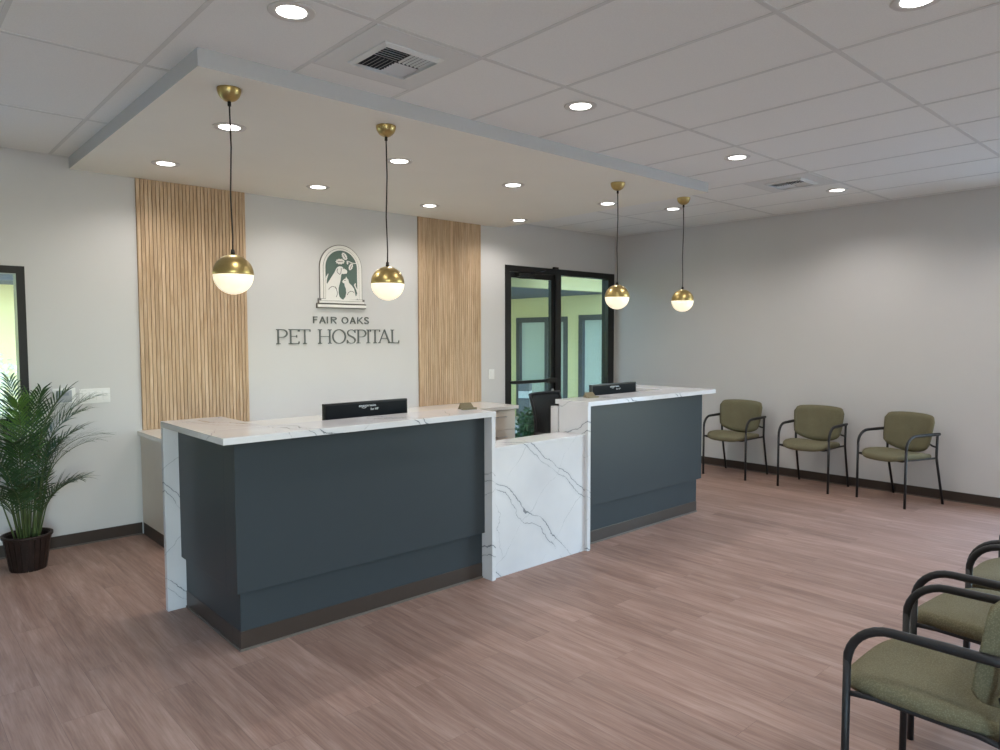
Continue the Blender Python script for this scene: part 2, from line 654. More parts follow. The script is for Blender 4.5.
def storefront(name, x0, x1, y0, y1, z0, z1, fw, bars, pane_mat):
    w = struct_empty(name, ((x0 + x1) / 2, (y0 + y1) / 2, z0))
    off = Vector(w.location)
    b = bmesh.new()
    box(b, x0, x0 + fw, y0, y1, z0, z1)
    box(b, x1 - fw, x1, y0, y1, z0, z1)
    box(b, x0 + fw, x1 - fw, y0, y1, z1 - fw, z1)
    box(b, x0 + fw, x1 - fw, y0, y1, z0, z0 + fw)
    for q in bars:
        box(b, q - fw / 2, q + fw / 2, y0, y1, z0 + fw, z1 - fw)
    bmesh.ops.translate(b, verts=b.verts, vec=-off)
    obj('window_frame', b, M['frame'], w)
    ym = (y0 + y1) / 2
    ed = [x0 + fw] + [v for q in bars for v in (q - fw / 2, q + fw / 2)] + [x1 - fw]
    for a, c in zip(ed[0::2], ed[1::2]):
        g = bx(a, c, ym - .003, ym + .003, z0 + fw, z1 - fw)
        bmesh.ops.translate(g, verts=g.verts, vec=-off)
        obj('pane', g, pane_mat, w)
    return w


storefront('window_1', WX0, WX1, -0.012, T - .02, WZ0, WZ1, 0.055, [-8.1], M['glass'])
storefront('window_5', FX0, FX1, YF - T + .02, YF - .02, FZ0, FZ1, 0.06, [-8.55], M['glass'])
w2 = storefront('window_2', RY0, RY1, -.12, -.02, FZ0, FZ1, 0.06, [-6.5], M['glass'])
w2.location = (0, (RY0 + RY1) / 2, FZ0)
w2.rotation_euler = (0, 0, PI / 2)
for c_ in w2.children:
    c_.location = (0, -.07, 0)


# baseboards with a light lip where they meet the floor
def baseboard(name, x0, x1, y0, y1):
    b = bx(x0, x1, y0, y1, 0.0, 0.098, 0.003)
    o = struct(name, b, M['cove'])
    return o


baseboard('baseboard_back', XL, -6.24, -0.012, 0)
baseboard('baseboard_right', -0.012, 0, YF, 0)
bm = bmesh.new()
box(bm, XL, -6.25, -0.02, -0.012, 0, 0.010, 0.002)
struct('trim_2', bm, M['cove_lip'])
bm = bmesh.new()
box(bm, -0.02, -0.012, YF, 0, 0, 0.010, 0.002)
struct('trim_3', bm, M['cove_lip'])

# door_1 : glazed door leaf, sidelight, jambs
door = struct_empty('door_1', (DX0, 0, 0))


def dobj(name, b, mat, parent=None, smooth=False):
    bmesh.ops.translate(b, verts=b.verts, vec=(-DX0, 0, 0))
    return obj(name, b, mat, parent or door, smooth)


b = bmesh.new()
Y0, Y1 = -0.015, 0.10
box(b, DX0, DX0 + .065, Y0, Y1, 0, DZ)
box(b, DX1 - .13, DX1, Y0, Y1, 0, DZ)
box(b, DX0 + .065, DX1 - .13, Y0, Y1, DZ - .075, DZ)
box(b, -1.235, -1.125, Y0, Y1, 0, DZ - .075)
box(b, -1.125, DX1 - .13, Y0, Y1, 0, .1)
dobj('door_frame', b, M['frame'])
b = bmesh.new()
lx0, lx1 = DX0 + .068, -1.238
box(b, lx0, lx0 + .045, 0.01, .055, .01, DZ - .078)
box(b, lx1 - .055, lx1, 0.01, .055, .01, DZ - .078)
box(b, lx0 + .045, lx1 - .055, 0.01, .055, DZ - .145, DZ - .078)
box(b, lx0 + .045, lx1 - .055, 0.01, .055, .01, .24)
leaf = dobj('door_leaf', b, M['frame'])
lp = leaf
g = bx(lx0 + .045, lx1 - .055, .03, .036, .24, DZ - .145)
dobj('pane', g, M['green_glass'], lp)
b = bmesh.new()
box(b, lx0 + .02, lx1 - .02, -0.055, -0.02, 1.045, 1.085, .006)
box(b, lx1 - .20, lx1 - .02, -0.065, -0.015, 1.035, 1.095, .008)
box(b, lx0 + .01, lx0 + .05, -0.03, 0.012, 1.05, 1.08)
box(b, lx1 - .05, lx1 - .01, -0.03, 0.012, 1.05, 1.08)
dobj('push_bar', b, M['frame'], lp)
b = bmesh.new()
lathe(b, [(0, 0), (.022, 0), (.022, .012), (0, .012)], 16)
bmesh.ops.rotate(b, verts=b.verts, cent=(0, 0, 0), matrix=Matrix.Rotation(PI / 2, 3, 'X'))
bmesh.ops.translate(b, verts=b.verts, vec=(lx1 - .028, .008, .93))
box(b, lx1 - .04, lx1 - .016, -.006, .012, .80, .90, .003)
dobj('lock', b, M['steel'], lp)
b = bmesh.new()
box(b, lx0 + .12, lx0 + .42, -0.05, 0.01, DZ - .135, DZ - .085, .006)
tube(b, [(lx0 + .36, -.03, DZ - .08), (lx0 + .5, -.05, DZ - .06), (lx0 + .62, -.02, DZ - .03)], .008, 8)
dobj('door_closer', b, M['frame'], door)
b = bx(-1.29, -1.21, -0.05, -.015, DZ - .005, DZ + .02, .004)
dobj('door_stop', b, M['frame'], door)
g = bx(-1.125, DX1 - .13, .04, .046, .1, DZ - .075)
dobj('sidelight_pane', g, M['green_glass'], door)

# ------------------------------------------------------------------ outside
bm = bmesh.new()
box(bm, -22, 12, T, 14, -0.06, -0.02)
box(bm, -22, 12, -22, YF - T, -0.06, -0.02)
struct('courtyard_paving', bm, M['paving'])
bm = bmesh.new()
box(bm, -18, 2.0, 5.6, 5.8, -.02, 3.4)
struct('courtyard_wall', bm, M['ext_wall'])
# wing on the right whose face looks left, with two dark-framed windows
EX = 2.0
bm = bmesh.new()
wins = [(2.70, 4.10, 0.0, 2.0), (0.9, 2.42, 0.0, 2.02)]
box(bm, EX, EX + .2, 4.10, 5.6, -.02, 3.4)
box(bm, EX, EX + .2, 2.42, 2.70, -.02, 3.4)
box(bm, EX, EX + .2, T, 0.9, -.02, 3.4)
for (a, c, z0, z1) in wins:
    box(bm, EX, EX + .2, a, c, z1, 3.4)
struct('wing_wall', bm, M['ext_wall'])
for i, (a, c, z0, z1) in enumerate(wins):
    w = struct_empty('window_%d' % (i + 3), (EX, a, z0))
    b = bmesh.new()
    f = .10
    box(b, -.02, .12, 0, f, 0, z1)
    box(b, -.02, .12, c - a - f, c - a, 0, z1)
    box(b, -.02, .12, f, c - a - f, z1 - f, z1)
    box(b, -.02, .12, f, c - a - f, -.02, .12)
    mid = (3.26 - a) if i == 0 else .7
    box(b, -.01, .11, mid - .045, mid + .045, .12, z1 - f)
    obj('window_frame', b, M['ext_frame'], w)
    for p0, p1 in ((f, mid - .045), (mid + .045, c - a - f)):
        obj('pane', bx(.05, .058, p0, p1, .12, z1 - f), M['ext_glass'], w)
bm = bmesh.new()
box(bm, -1.6, 2.0, 1.62, 5.6, 2.385, 2.5)
struct('walkway_roof', bm, M['ext_dark'])
bm = bmesh.new()
box(bm, -1.6, 2.0, 1.5, 1.62, 2.385, 3.3)
struct('walkway_fascia', bm, M['ext_fascia'])
bm = bmesh.new()
box(bm, -14, -1.7, 4.6, 5.6, 2.37, 2.5)
box(bm, -14, -1.7, 2.25, 4.6, 2.9, 3.02)  # unseen upper roof, added to cut sky light in the courtyard
struct('courtyard_eave_and_shade', bm, M['ext_dark'])

bm = bmesh.new()
box(bm, -14, -1.6, T + .01, 1.25, 2.9, 3.02)
box(bm, -1.6, 2.0, T + .01, 1.499, 2.9, 3.02)
struct('unseen_shade_eave', bm, M['ext_dark'])  # overhang added out of sight to shade the fascia and walkway

# bollard light
bl = thing('bollard_light', 'square grey bollard light with a frosted white band outside the glass door', 'path light', (-0.79, 1.0, -.02), 0.5)
b = bx(-.08, .08, -.08, .08, 0, .76, .004)
obj('post', b, M['bollard'], bl)
b = bx(-.079, .079, -.079, .079, .76, .86, .002)
obj('light_band', b, M['bollard_band'], bl)
b = bx(-.08, .08, -.08, .08, .86, 1.0, .004)
obj('cap', b, M['bollard'], bl)


def shrub(name, label, loc, rad, hgt, n, seed, mat, grp=None):
    rnd = random.Random(seed)
    s = thing(name, label, 'shrub', loc, 0, grp)
    b = bmesh.new()
    for i in range(n):
        th, ph = rnd.uniform(0, 2 * PI), rnd.uniform(0.05, 1.45)
        d = Vector((math.cos(th) * math.cos(ph), math.sin(th) * math.cos(ph), math.sin(ph)))
        rr = rnd.uniform(.35, 1.0)
        p = Vector((d.x * rad * rr, d.y * rad * rr, .08 + d.z * hgt * rr))
        ax = Vector((rnd.uniform(-1, 1), rnd.uniform(-1, 1), rnd.uniform(0, 1))).normalized()
        sd = ax.cross(Vector((rnd.uniform(-1, 1), rnd.uniform(-1, 1), .3))).normalized()
        L, w_ = rnd.uniform(.05, .10), rnd.uniform(.012, .024)
        v = [bm_ for bm_ in (p, p + ax * L * .5 + sd * w_, p + ax * L, p + ax * L * .5 - sd * w_)]
        b.faces.new([b.verts.new(q) for q in v])
    obj('foliage', b, mat, s)
    b = bmesh.new()
    for i in range(7):
        th = i * 0.9
        tube(b, [(.02 * math.cos(th), .02 * math.sin(th), 0), (rad * .5 * math.cos(th), rad * .5 * math.sin(th), hgt * .6)], [.008, .004], 6)
    obj('stem', b, M['stem'], s)
    return s


shrub('shrub', 'leafy green shrub growing low outside the glass door', (-1.12, 0.55, -.02), .26, .60, 900, 4, M['shrub'])
M['bloom'] = plain('pale_blossom', srgb(240, 236, 208), 0.7, noise=0.25, nscale=15)
shrub('shrub', 'pale blossoming shrub seen through the window left of the palm', (-6.95, 3.6, -.02), .75, 1.45, 2600, 9, M['bloom'])


# ------------------------------------------------------------------ slat panels
def slat_panel(label, x0, x1):
    t = thing('slat_panel', label, 'wall panel', (x0, 0, 0.867), 0, 'oak slat panels')
    w = x1 - x0
    obj('backing', bx(0, w, -.010, -.001, 0, HS - .868), M['oak_back'], t)
    n = 30
    p = w / n
    b = bmesh.new()
    for i in range(n):
        box(b, i * p + .0019, (i + 1) * p - .0019, -.021, -.008, 0, HS - .868, .004)
    obj('slats', b, M['oak'], t)


slat_panel('oak slat wall panel left of the wall lettering, beside the light switches', -6.215, -5.309)
slat_panel('oak slat wall panel right of the wall lettering, beside the glass door', -3.402, -2.509)

# ------------------------------------------------------------------ sign: emblem
E_dog=[(-4.28,2.285),(-4.288,2.267),(-4.322,2.261),(-4.341,2.264),(-4.349,2.249),(-4.356,2.201),(-4.367,2.161),(-4.38,2.121),(-4.381,2.071),(-4.371,2.034),(-4.354,2.017),(-4.334,2.006),(-4.522,2.0),(-4.52,2.125),(-4.527,2.163),(-4.516,2.223),(-4.492,2.258),(-4.49,2.248),(-4.505,2.204),(-4.511,2.162),(-4.501,2.159),(-4.462,2.216),(-4.422,2.272),(-4.403,2.308),(-4.388,2.326),(-4.366,2.336),(-4.338,2.333),(-4.321,2.318),(-4.299,2.308),(-4.284,2.3)]
E_cat=[(-4.337,2.187),(-4.317,2.211),(-4.3,2.218),(-4.292,2.237),(-4.283,2.22),(-4.27,2.209),(-4.261,2.176),(-4.228,2.148),(-4.205,2.118),(-4.194,2.079),(-4.188,2.042),(-4.176,2.053),(-4.167,2.075),(-4.177,2.104),(-4.193,2.134),(-4.205,2.157),(-4.193,2.175),(-4.182,2.174),(-4.188,2.154),(-4.18,2.135),(-4.162,2.1),(-4.155,2.06),(-4.164,2.031),(-4.178,2.011),(-4.321,2.007),(-4.323,2.014),(-4.304,2.034),(-4.294,2.075),(-4.297,2.115),(-4.31,2.144),(-4.313,2.169),(-4.329,2.173)]
E_lines=[[(-4.491,2.101),(-4.474,2.12),(-4.45,2.133),(-4.425,2.129),(-4.406,2.11),(-4.396,2.081),(-4.396,2.056),(-4.408,2.029)],
 [(-4.385,2.311),(-4.397,2.286),(-4.386,2.269),(-4.365,2.254),(-4.354,2.269),(-4.347,2.301),(-4.349,2.319)],
 [(-4.333,2.312),(-4.32,2.317)],[(-4.416,2.131),(-4.403,2.108)],
 [(-4.284,2.053),(-4.272,2.078),(-4.246,2.093),(-4.219,2.091),(-4.206,2.078)],[(-4.315,2.196),(-4.3,2.201)],
 [(-4.321,2.457),(-4.295,2.418)],[(-4.386,2.382),(-4.328,2.383)],[(-4.23,2.357),(-4.246,2.318)]]
E_branch=[(-4.166,2.378),(-4.201,2.374),(-4.23,2.378),(-4.252,2.387),(-4.271,2.392),(-4.285,2.383)]
E_acorn=[(-4.281,2.383),(-4.267,2.384),(-4.265,2.37),(-4.274,2.357),(-4.283,2.365)]
E_leaf1=[(-4.284,2.401),(-4.295,2.406),(-4.303,2.4),(-4.312,2.411),(-4.323,2.413),(-4.327,2.426),(-4.338,2.436),(-4.335,2.446),(-4.341,2.459),(-4.333,2.462),(-4.332,2.474),(-4.321,2.469),(-4.313,2.475),(-4.304,2.464),(-4.293,2.462),(-4.288,2.449),(-4.278,2.439),(-4.281,2.429),(-4.274,2.416),(-4.283,2.413)]
E_leaf2=[(-4.303,2.384),(-4.316,2.376),(-4.315,2.366),(-4.333,2.364),(-4.342,2.355),(-4.359,2.358),(-4.376,2.354),(-4.384,2.363),(-4.402,2.364),(-4.399,2.374),(-4.411,2.381),(-4.398,2.389),(-4.399,2.399),(-4.382,2.401),(-4.372,2.41),(-4.355,2.407),(-4.338,2.411),(-4.33,2.403),(-4.312,2.401),(-4.314,2.391)]
E_leaf3=[(-4.253,2.301),(-4.255,2.311),(-4.263,2.311),(-4.26,2.324),(-4.264,2.332),(-4.257,2.342),(-4.255,2.354),(-4.246,2.359),(-4.24,2.37),(-4.233,2.367),(-4.224,2.374),(-4.221,2.365),(-4.213,2.364),(-4.216,2.352),(-4.212,2.344),(-4.22,2.333),(-4.221,2.321),(-4.23,2.317),(-4.237,2.305),(-4.244,2.308)]
EC = -4.342
em = thing('wall_emblem', 'arched dog and cat emblem in cream and green above the wall lettering', 'sign', (EC, 0, 1.92))


def eob(name, b, mat):
    bmesh.ops.translate(b, verts=b.verts, vec=(-EC, 0, -1.92))
    return obj(name, b, mat, em)


def arch(w, top, bot, n=24):
    r = w / 2
    return [(EC - r, bot)] + arc(EC, top - r * .98, r, r * .98, 180, 0, n) + [(EC + r, bot)]


eob('outline', prism_xz(bmesh.new(), arch(.478, 2.549, 1.99), -.008, 0), M['letter_line'])
eob('arch_plate', prism_xz(bmesh.new(), arch(.464, 2.542, 1.99), -.012, -.004), M['cream'])
bm = bmesh.new()
prism_xz(bm, arch(.402, 2.512, 2.0), -.0135, -.011)
eob('inner_moulding', bm, M['letter_line'])
eob('inner_border', prism_xz(bmesh.new(), arch(.396, 2.509, 2.0), -.015, -.012), M['cream'])
eob('green_field', prism_xz(bmesh.new(), arch(.352, 2.492, 2.0), -.017, -.013), M['green'])
eob('dog', prism_xz(bmesh.new(), E_dog, -.021, -.016), M['cream'])
eob('cat', prism_xz(bmesh.new(), E_cat, -.021, -.016), M['cream'])
for q in (E_leaf1, E_leaf2, E_leaf3):
    eob('leaf', prism_xz(bmesh.new(), q, -.020, -.016), M['cream'])
eob('acorn', prism_xz(bmesh.new(), E_acorn, -.020, -.016), M['cream'])
eob('branch', ribbon_xz(bmesh.new(), E_branch, .008, -.020, -.016), M['cream'])
for q in E_lines:
    eob('drawn_line', ribbon_xz(bmesh.new(), q, .006, -.0222, -.0205), M['letter_line'])
bm = bmesh.new()
box(bm, -4.60, -4.084, -.020, 0, 1.962, 2.012)
box(bm, -4.618, -4.066, -.020, 0, 1.918, 1.966)
eob('pedestal_outline', bm, M['letter_line'])
bm = bmesh.new()
box(bm, -4.572, -4.112, -.026, -.018, 1.992, 2.008, .002)
box(bm, -4.594, -4.09, -.028, -.018, 1.968, 1.989, .003)
box(bm, -4.612, -4.072, -.032, -.018, 1.926, 1.953, .004)
eob('pedestal', bm, M['cream'])

# ------------------------------------------------------------------ sign: lettering
lt = thing('wall_lettering', 'grey raised letters reading FAIR OAKS PET HOSPITAL on the back wall', 'sign', (EC, 0, 1.565))


def letter(ch, x0, x1, z0, z1, serif):
    b = bmesh.new()
    w, h = x1 - x0, z1 - z0
    ya, yb = -.010, -.0006
    k = .0135 if serif else .0092      # heavy stroke
    n = .0068 if serif else .0092      # light stroke
    s = .020                          # serif reach

    def st(pts, wd=k):
        ribbon_xz(b, [(x0 + p[0] * w, z0 + p[1] * h) for p in pts], wd, ya, yb)

    def sr(x, z, half=s):             # a flat serif
        if serif:
            dz = .004 if z < .5 else -.004
            ribbon_xz(b, [(x0 + x * w - half, z0 + z * h + dz), (x0 + x * w + half, z0 + z * h + dz)], .008, ya, yb)
    i = (s / w) if serif else (k / 2 / w)
    if ch == 'P' or ch == 'R':
        st([(i, 0), (i, 1)]); sr(i, 0); sr(i, 1)
        bw = 1 - i - .5 * k / w
        lo = .44 if ch == 'P' else .47
        pts = [(i, 1 - n / 2 / h)] + [(i + bw * .45 + bw * .55 * math.cos(math.radians(a)), (1 + lo) / 2 + (1 - lo - n / h) / 2 * math.sin(math.radians(a))) for a in range(90, -91, -12)] + [(i, lo + n / 2 / h)]
        st(pts, [n] + [n + (k - n) * math.cos(math.radians(a)) for a in range(90, -91, -12)] + [n])
        if ch == 'R':
            st([(i + .42 * bw, lo), (1 - .08, 0)])
    elif ch == 'E' or ch == 'F':
        st([(i, 0), (i, 1)]); sr(i, 1); sr(i, 0)
        m = 1.0 if ch == 'E' else .96
        st([(i, 1 - n / 2 / h), (m * .95, 1 - n / 2 / h)], n)
        st([(i, .52), (.78, .52)], n)
        if ch == 'E':
            st([(i, n / 2 / h), (1, n / 2 / h)], n)
            if serif:
                st([(.95, 1), (.95, .84)], .008)
                st([(.97, 0), (1.02, .17)], .008)
                st([(.78, .60), (.78, .44)], .008)
    elif ch == 'T':
        st([(.5, 0), (.5, 1)]); sr(.5, 0)
        st([(0, 1 - n / 2 / h), (1, 1 - n / 2 / h)], n)
        if serif:
            st([(.03, 1), (.01, .84)], .008)
            st([(.97, 1), (.99, .84)], .008)
    elif ch == 'H':
        for x in (i, 1 - i):
            st([(x, 0), (x, 1)]); sr(x, 0); sr(x, 1)
        st([(i, .5), (1 - i, .5)], n)
    elif ch == 'I':
        st([(.5, 0), (.5, 1)]); sr(.5, 0); sr(.5, 1)
    elif ch == 'L':
        st([(i, 0), (i, 1)]); sr(i, 0); sr(i, 1)
        st([(i, n / 2 / h), (.98, n / 2 / h)], n)
        st([(.94, 0), (1.0, .18)], .008)
    elif ch == 'A':
        st([(.06, 0), (.5, 1)], n if serif else k)
        st([(.94, 0), (.5, 1)], k)
        st([(.22, .34), (.78, .34)], n)
        if serif:
            sr(.06, 0, .014); sr(.94, 0, .016)
    elif ch == 'O':
        aa = [2 * PI * q / 36 for q in range(36)]
        ribbon_xz(b, [(x0 + w * (.5 + (.5 - k / 2 / w) * math.cos(a)), z0 + h * (.5 + (.5 + .01 - n / 2 / h) * math.sin(a))) for a in aa],
                  [n + (k - n) * abs(math.cos(a)) for a in aa], ya, yb, True)
    elif ch == 'S':
        pts = [(.90, .80), (.80, .92), (.62, .975), (.45, .98), (.25, .94), (.12, .83), (.11, .71), (.22, .60), (.45, .52), (.70, .44), (.88, .33), (.92, .21), (.82, .08), (.62, .02), (.42, .015), (.22, .06), (.06, .22)]
        if serif:
            wd = [n, n, n, n, n, n + .003, k - .002, k, k, k, k - .002, n + .003, n, n, n, n, n]
            st([(.92, 1.0), (.90, .76)], .008)
            st([(.05, 0.0), (.06, .26)], .008)
        else:
            wd = [k] * len(pts)
        st(pts, wd)
    elif ch == 'K':
        st([(i, 0), (i, 1)])
        st([(i, .36), (.9, 1)])
        st([(.36, .52), (.95, 0)])
    bmesh.ops.translate(b, verts=b.verts, vec=(-EC, 0, -1.565))
    return b


for ch, a, c in [('F', -4.653, -4.604), ('A', -4.586, -4.52), ('I', -4.506, -4.493), ('R', -4.461, -4.398), ('O', -4.341, -4.267), ('A', -4.249, -4.183), ('K', -4.163, -4.098), ('S', -4.081, -4.028)]:
    obj('letter', letter(ch, a, c, 1.768, 1.834, False), M['letter'], lt)
for ch, a, c in [('P', -5.033, -4.919), ('E', -4.909, -4.805), ('T', -4.802, -4.686), ('H', -4.603, -4.456), ('O', -4.449, -4.295), ('S', -4.287, -4.181), ('P', -4.173, -4.059), ('I', -4.054, -4.017), ('T', -4.011, -3.896), ('A', -3.911, -3.769), ('L', -3.761, -3.658)]:
    obj('letter', letter(ch, a, c, 1.568, 1.709, True), M['letter'], lt)

# ------------------------------------------------------------------ back cabinets and worktop
BX0, BX1 = -6.235, -2.53
wt = obj('worktop', bx(BX0 - .02, BX1 + .035, -.64, 0, .828, .866, .004), M['quartz'])
tag(wt, 'long pale quartz worktop along the back wall behind the reception desk', 'worktop')
bm_u = [(-6.235, -5.30), (-5.30, -4.36), (-4.36, -3.42), (-3.42, -2.53)]
bl_lab = ['taupe base cabinet at the left end below the oak slat panel', 'taupe base cabinet under the worktop, second from the left',
          'taupe base cabinet under the worktop, third from the left', 'taupe drawer cabinet at the right end near the glass door']
for i, (a, c) in enumerate(bm_u):
    t = thing('base_cabinet', bl_lab[i], 'cabinet', (a, 0, 0), 0, 'base cabinets under the back worktop')
    w = c - a
    b = bmesh.new()
    box(b, 0.001, w - .001, -.60, -.014, .10, .828)
    obj('body', b, M['taupe'], t)
    b = bx(0.001, w - .001, -.545, -.02, 0, .10)
    obj('plinth', b, M['cove'], t)
    nd = 2
    for j in range(nd):
        x0, x1 = .004 + j * w / nd, (j + 1) * w / nd - .004
        for (z0, z1) in ((.105, .385), (.389, .60), (.604, .822)):
            d = obj('drawer', bx(x0, x1, -.62, -.60, z0, z1, .002), M['taupe'], t)
            hb = bmesh.new()
            xm = (x0 + x1) / 2
            tube(hb, [(xm - .07, -.62, z1 - .07), (xm - .07, -.648, z1 - .07), (xm + .07, -.648, z1 - .07), (xm + .07, -.62, z1 - .07)], .005, 8)
            obj('handle', hb, M['steel'], d)

# ------------------------------------------------------------------ reception desks
ZC, ZB = 1.142, 1.107
YFR = -2.845     # front edge of the raised counters
YBK = -1.875     # rear end of the returns
DEP = 0.34


def reception_desk(label, outer, leg_in, leg_out, base_end, panel_end, flip):
    """outer: x of the far waterfall edge; leg_in/leg_out: the waterfall leg at the centre gap"""
    t = thing('reception_desk', label, 'reception desk', ((outer + leg_out) / 2, -2.4, 0), 0, 'raised reception desks')
    O = -Vector(t.location)

    def part(name, b, mat):
        bmesh.ops.translate(b, verts=b.verts, vec=O)
        return obj(name, b, mat, t)

    def rng(a, c):
        return (min(a, c), max(a, c))
    s = -1 if flip else 1
    # countertop: front run and return
    b = bmesh.new()
    x0, x1 = rng(outer, leg_out)
    box(b, x0, x1, YFR, YFR + DEP, ZB, ZC, .002)
    a0, a1 = rng(outer, outer + s * .36)
    box(b, a0, a1, YFR + DEP, YBK, ZB, ZC, .002)
    part('countertop', b, M['marble'])
    # waterfall legs
    a0, a1 = rng(outer, outer + s * .36)
    part('waterfall_leg', bx(a0, a1, YBK - .04, YBK, 0, ZB, .002), M['marble'])
    a0, a1 = rng(leg_in, leg_out)
    part('waterfall_leg', bx(a0, a1, YFR + .005, YFR + DEP - .04, 0, ZB, .002), M['marble'])
    # upper panels
    b = bmesh.new()
    a0, a1 = rng(panel_end, leg_in)
    box(b, a0, a1, -2.765, -2.62, .315, ZB, .002)
    a0, a1 = rng(panel_end, panel_end + s * .14)
    box(b, a0, a1, -2.62, YBK - .04, .315, ZB, .002)
    part('upper_panel', b, M['slate'])
    b = bmesh.new()
    a0, a1 = rng(base_end, leg_in)
    box(b, a0, a1, -2.735, -2.62, .10, .316)
    a0, a1 = rng(base_end, base_end + s * .11)
    box(b, a0, a1, -2.62, YBK - .04, .10, .316)
    part('lower_panel', b, M['slate'])
    b = bmesh.new()
    a0, a1 = rng(base_end - s * .003, leg_in)
    box(b, a0, a1, -2.738, -2.63, 0, .103, .002)
    a0, a1 = rng(base_end - s * .003, base_end + s * .10)
    box(b, a0, a1, -2.63, YBK - .04, 0, .103, .002)
    part('cove_base', b, M['cove'])
    b = bmesh.new()
    a0, a1 = rng(base_end - s * .009, leg_in)
    box(b, a0, a1, -2.745, -2.736, 0, .012, .002)
    a0, a1 = rng(base_end - s * .009, base_end + s * .002)
    box(b, a0, a1, -2.736, YBK - .04, 0, .012, .002)
    part('cove_lip', b, M['cove_lip'])
    # inner work surface carried on a rail panel
    b = bmesh.new()
    a0, a1 = rng(base_end + s * .16, leg_in)
    box(b, a0, a1, -2.615, -1.96, .71, .74, .003)
    part('work_surface', b, M['taupe'])
    a0, a1 = rng(leg_in, leg_in - s * .03)
    part('end_panel', bx(a0, a1, -2.47, -1.96, 0, .709), M['taupe'])
    return t


reception_desk('left raised slate reception desk with marble counter, nearest the palm', -6.625, -4.853, -4.821, -6.515, -6.541, False)
rd = reception_desk('right raised slate reception desk with marble counter, nearest the waiting chairs', -2.085, -3.850, -3.885, -2.220, -2.185, True)
b = bx(-3.885, -3.83, -2.530, -2.455, .745, 1.085, .003)
bmesh.ops.translate(b, verts=b.verts, vec=-Vector(rd.location))
obj('privacy_panel', b, M['marble'], rd)

lc = thing('transaction_counter', 'low marble transaction counter bridging the two raised desks', 'counter', (-4.34, -2.7, 0))
b = bx(-4.820, -3.886, -2.815, -2.795, 0, .868)
bmesh.ops.translate(b, verts=b.verts, vec=-Vector(lc.location))
obj('front_panel', b, M['marble'], lc)
b = bx(-4.820, -3.886, -2.817, -2.575, .868, .893, .002)
bmesh.ops.translate(b, verts=b.verts, vec=-Vector(lc.location))
obj('countertop', b, M['marble'], lc)


# ------------------------------------------------------------------ displays behind the counters
def text_mesh(name, s, size, mat, parent, loc, rot, ext=.0006):
    c = bpy.data.curves.new(name, 'FONT')
    c.body = s
    c.size = size
    c.extrude = ext
    tmp = bpy.data.objects.new('tmp', c)
    COL.objects.link(tmp)
    dg = bpy.context.evaluated_depsgraph_get()
    me = bpy.data.meshes.new_from_object(tmp.evaluated_get(dg))
    bpy.data.objects.remove(tmp)
    bpy.data.curves.remove(c)
    me.materials.clear()
    me.materials.append(mat)
    o = bpy.data.objects.new(name, me)
    COL.objects.link(o)
    o.parent = parent
    o.location = loc
    o.rotation_euler = rot
    return o


def display(label, x, y, w, top):
    t = thing('computer_display', label, 'monitor', (x, y, .7415), 0, 'displays behind the counters')
    h = .40
    z1 = top - .74
    b = bx(-w / 2, w / 2, -.016, .016, z1 - h, z1, .004)
    obj('casing', b, M['bezel'], t)
    b = bx(-w / 2 + .012, w / 2 - .012, -.0185, -.014, z1 - h + .012, z1 - .012, .001)
    bk = obj('back_cover', b, M['screen'], t)
    obj('screen', bx(-w / 2 + .012, w / 2 - .012, .0155, .018, z1 - h + .02, z1 - .012), M['bezel'], t)
    b = bmesh.new()
    tube(b, [(0, .0, .012), (0, .0, z1 - h * .5)], .018, 12)
    obj('stand', b, M['black'], t)
    obj('foot', bx(-.11, .11, -.08, .09, 0, .012, .004), M['black'], t)
    text_mesh('lettering', 'amazon', .024, M['white_ink'], bk, (-.068, -.0192, z1 - .034), (PI / 2, 0, 0))
    text_mesh('lettering', 'basics', .021, M['white_ink'], bk, (.012, -.0192, z1 - .034), (PI / 2, 0, 0))
    b = bmesh.new()
    ribbon_xz(b, [(-.048 + q * .006, z1 - .038 - .005 * math.sin(PI * q / 6)) for q in range(7)], .003, -.0195, -.018)
    obj('smile_mark', b, M['white_ink'], bk)
    text_mesh('lettering', 'for HP', .022, M['white_ink'], bk, (.020, -.0192, z1 - .060), (PI / 2, 0, 0))
    return t


display('long black display back rising behind the left desk counter', -5.470, -2.29, .63, 1.214)
display('long black display back rising behind the right desk counter', -2.905, -2.30, .635, 1.211)


# card holders
def card_holder(label, x, y, rz):
    t = thing('card_holder', label, 'card holder', (x, y, ZC), rz, 'brass card holders')
    b = bmesh.new()
    v = []
    for (xa, ya, za) in ((-.055, -.022, .0), (.055, -.022, 0), (.042, .014, .042), (-.042, .014, .042)):
        v.append((xa, ya, za))
    for th in (0, .004):
        pass
    lo = [b.verts.new(p) for p in v]
    hi = [b.verts.new((p[0], p[1] + .004, p[2] + .001)) for p in v]
    b.faces.new(lo)
    b.faces.new(hi[::-1])
    for i in range(4):
        b.faces.new((lo[i], lo[(i + 1) % 4], hi[(i + 1) % 4], hi[i]))
    obj('back_plate', b, M['olive_brass'], t)
    obj('base_lip', bx(-.055, .055, -.045, -.018, 0, .006, .001), M['olive_brass'], t)
    obj('front_lip', bx(-.055, .055, -.047, -.043, 0, .014, .001), M['olive_brass'], t)
    b = bmesh.new()
    for sx in (-1, 1):
        prism = [(sx * .05, -.018, .002), (sx * .042, .015, .04), (sx * .05, .03, .002)]
        a = [b.verts.new(p) for p in prism]
        c = [b.verts.new((p[0] - sx * .003, p[1], p[2])) for p in prism]
        b.faces.new(a)
        b.faces.new(c)
        for i in range(3):
            b.faces.new((a[i], a[(i + 1) % 3], c[(i + 1) % 3], c[i]))
    obj('side_support', b, M['olive_brass'], t)


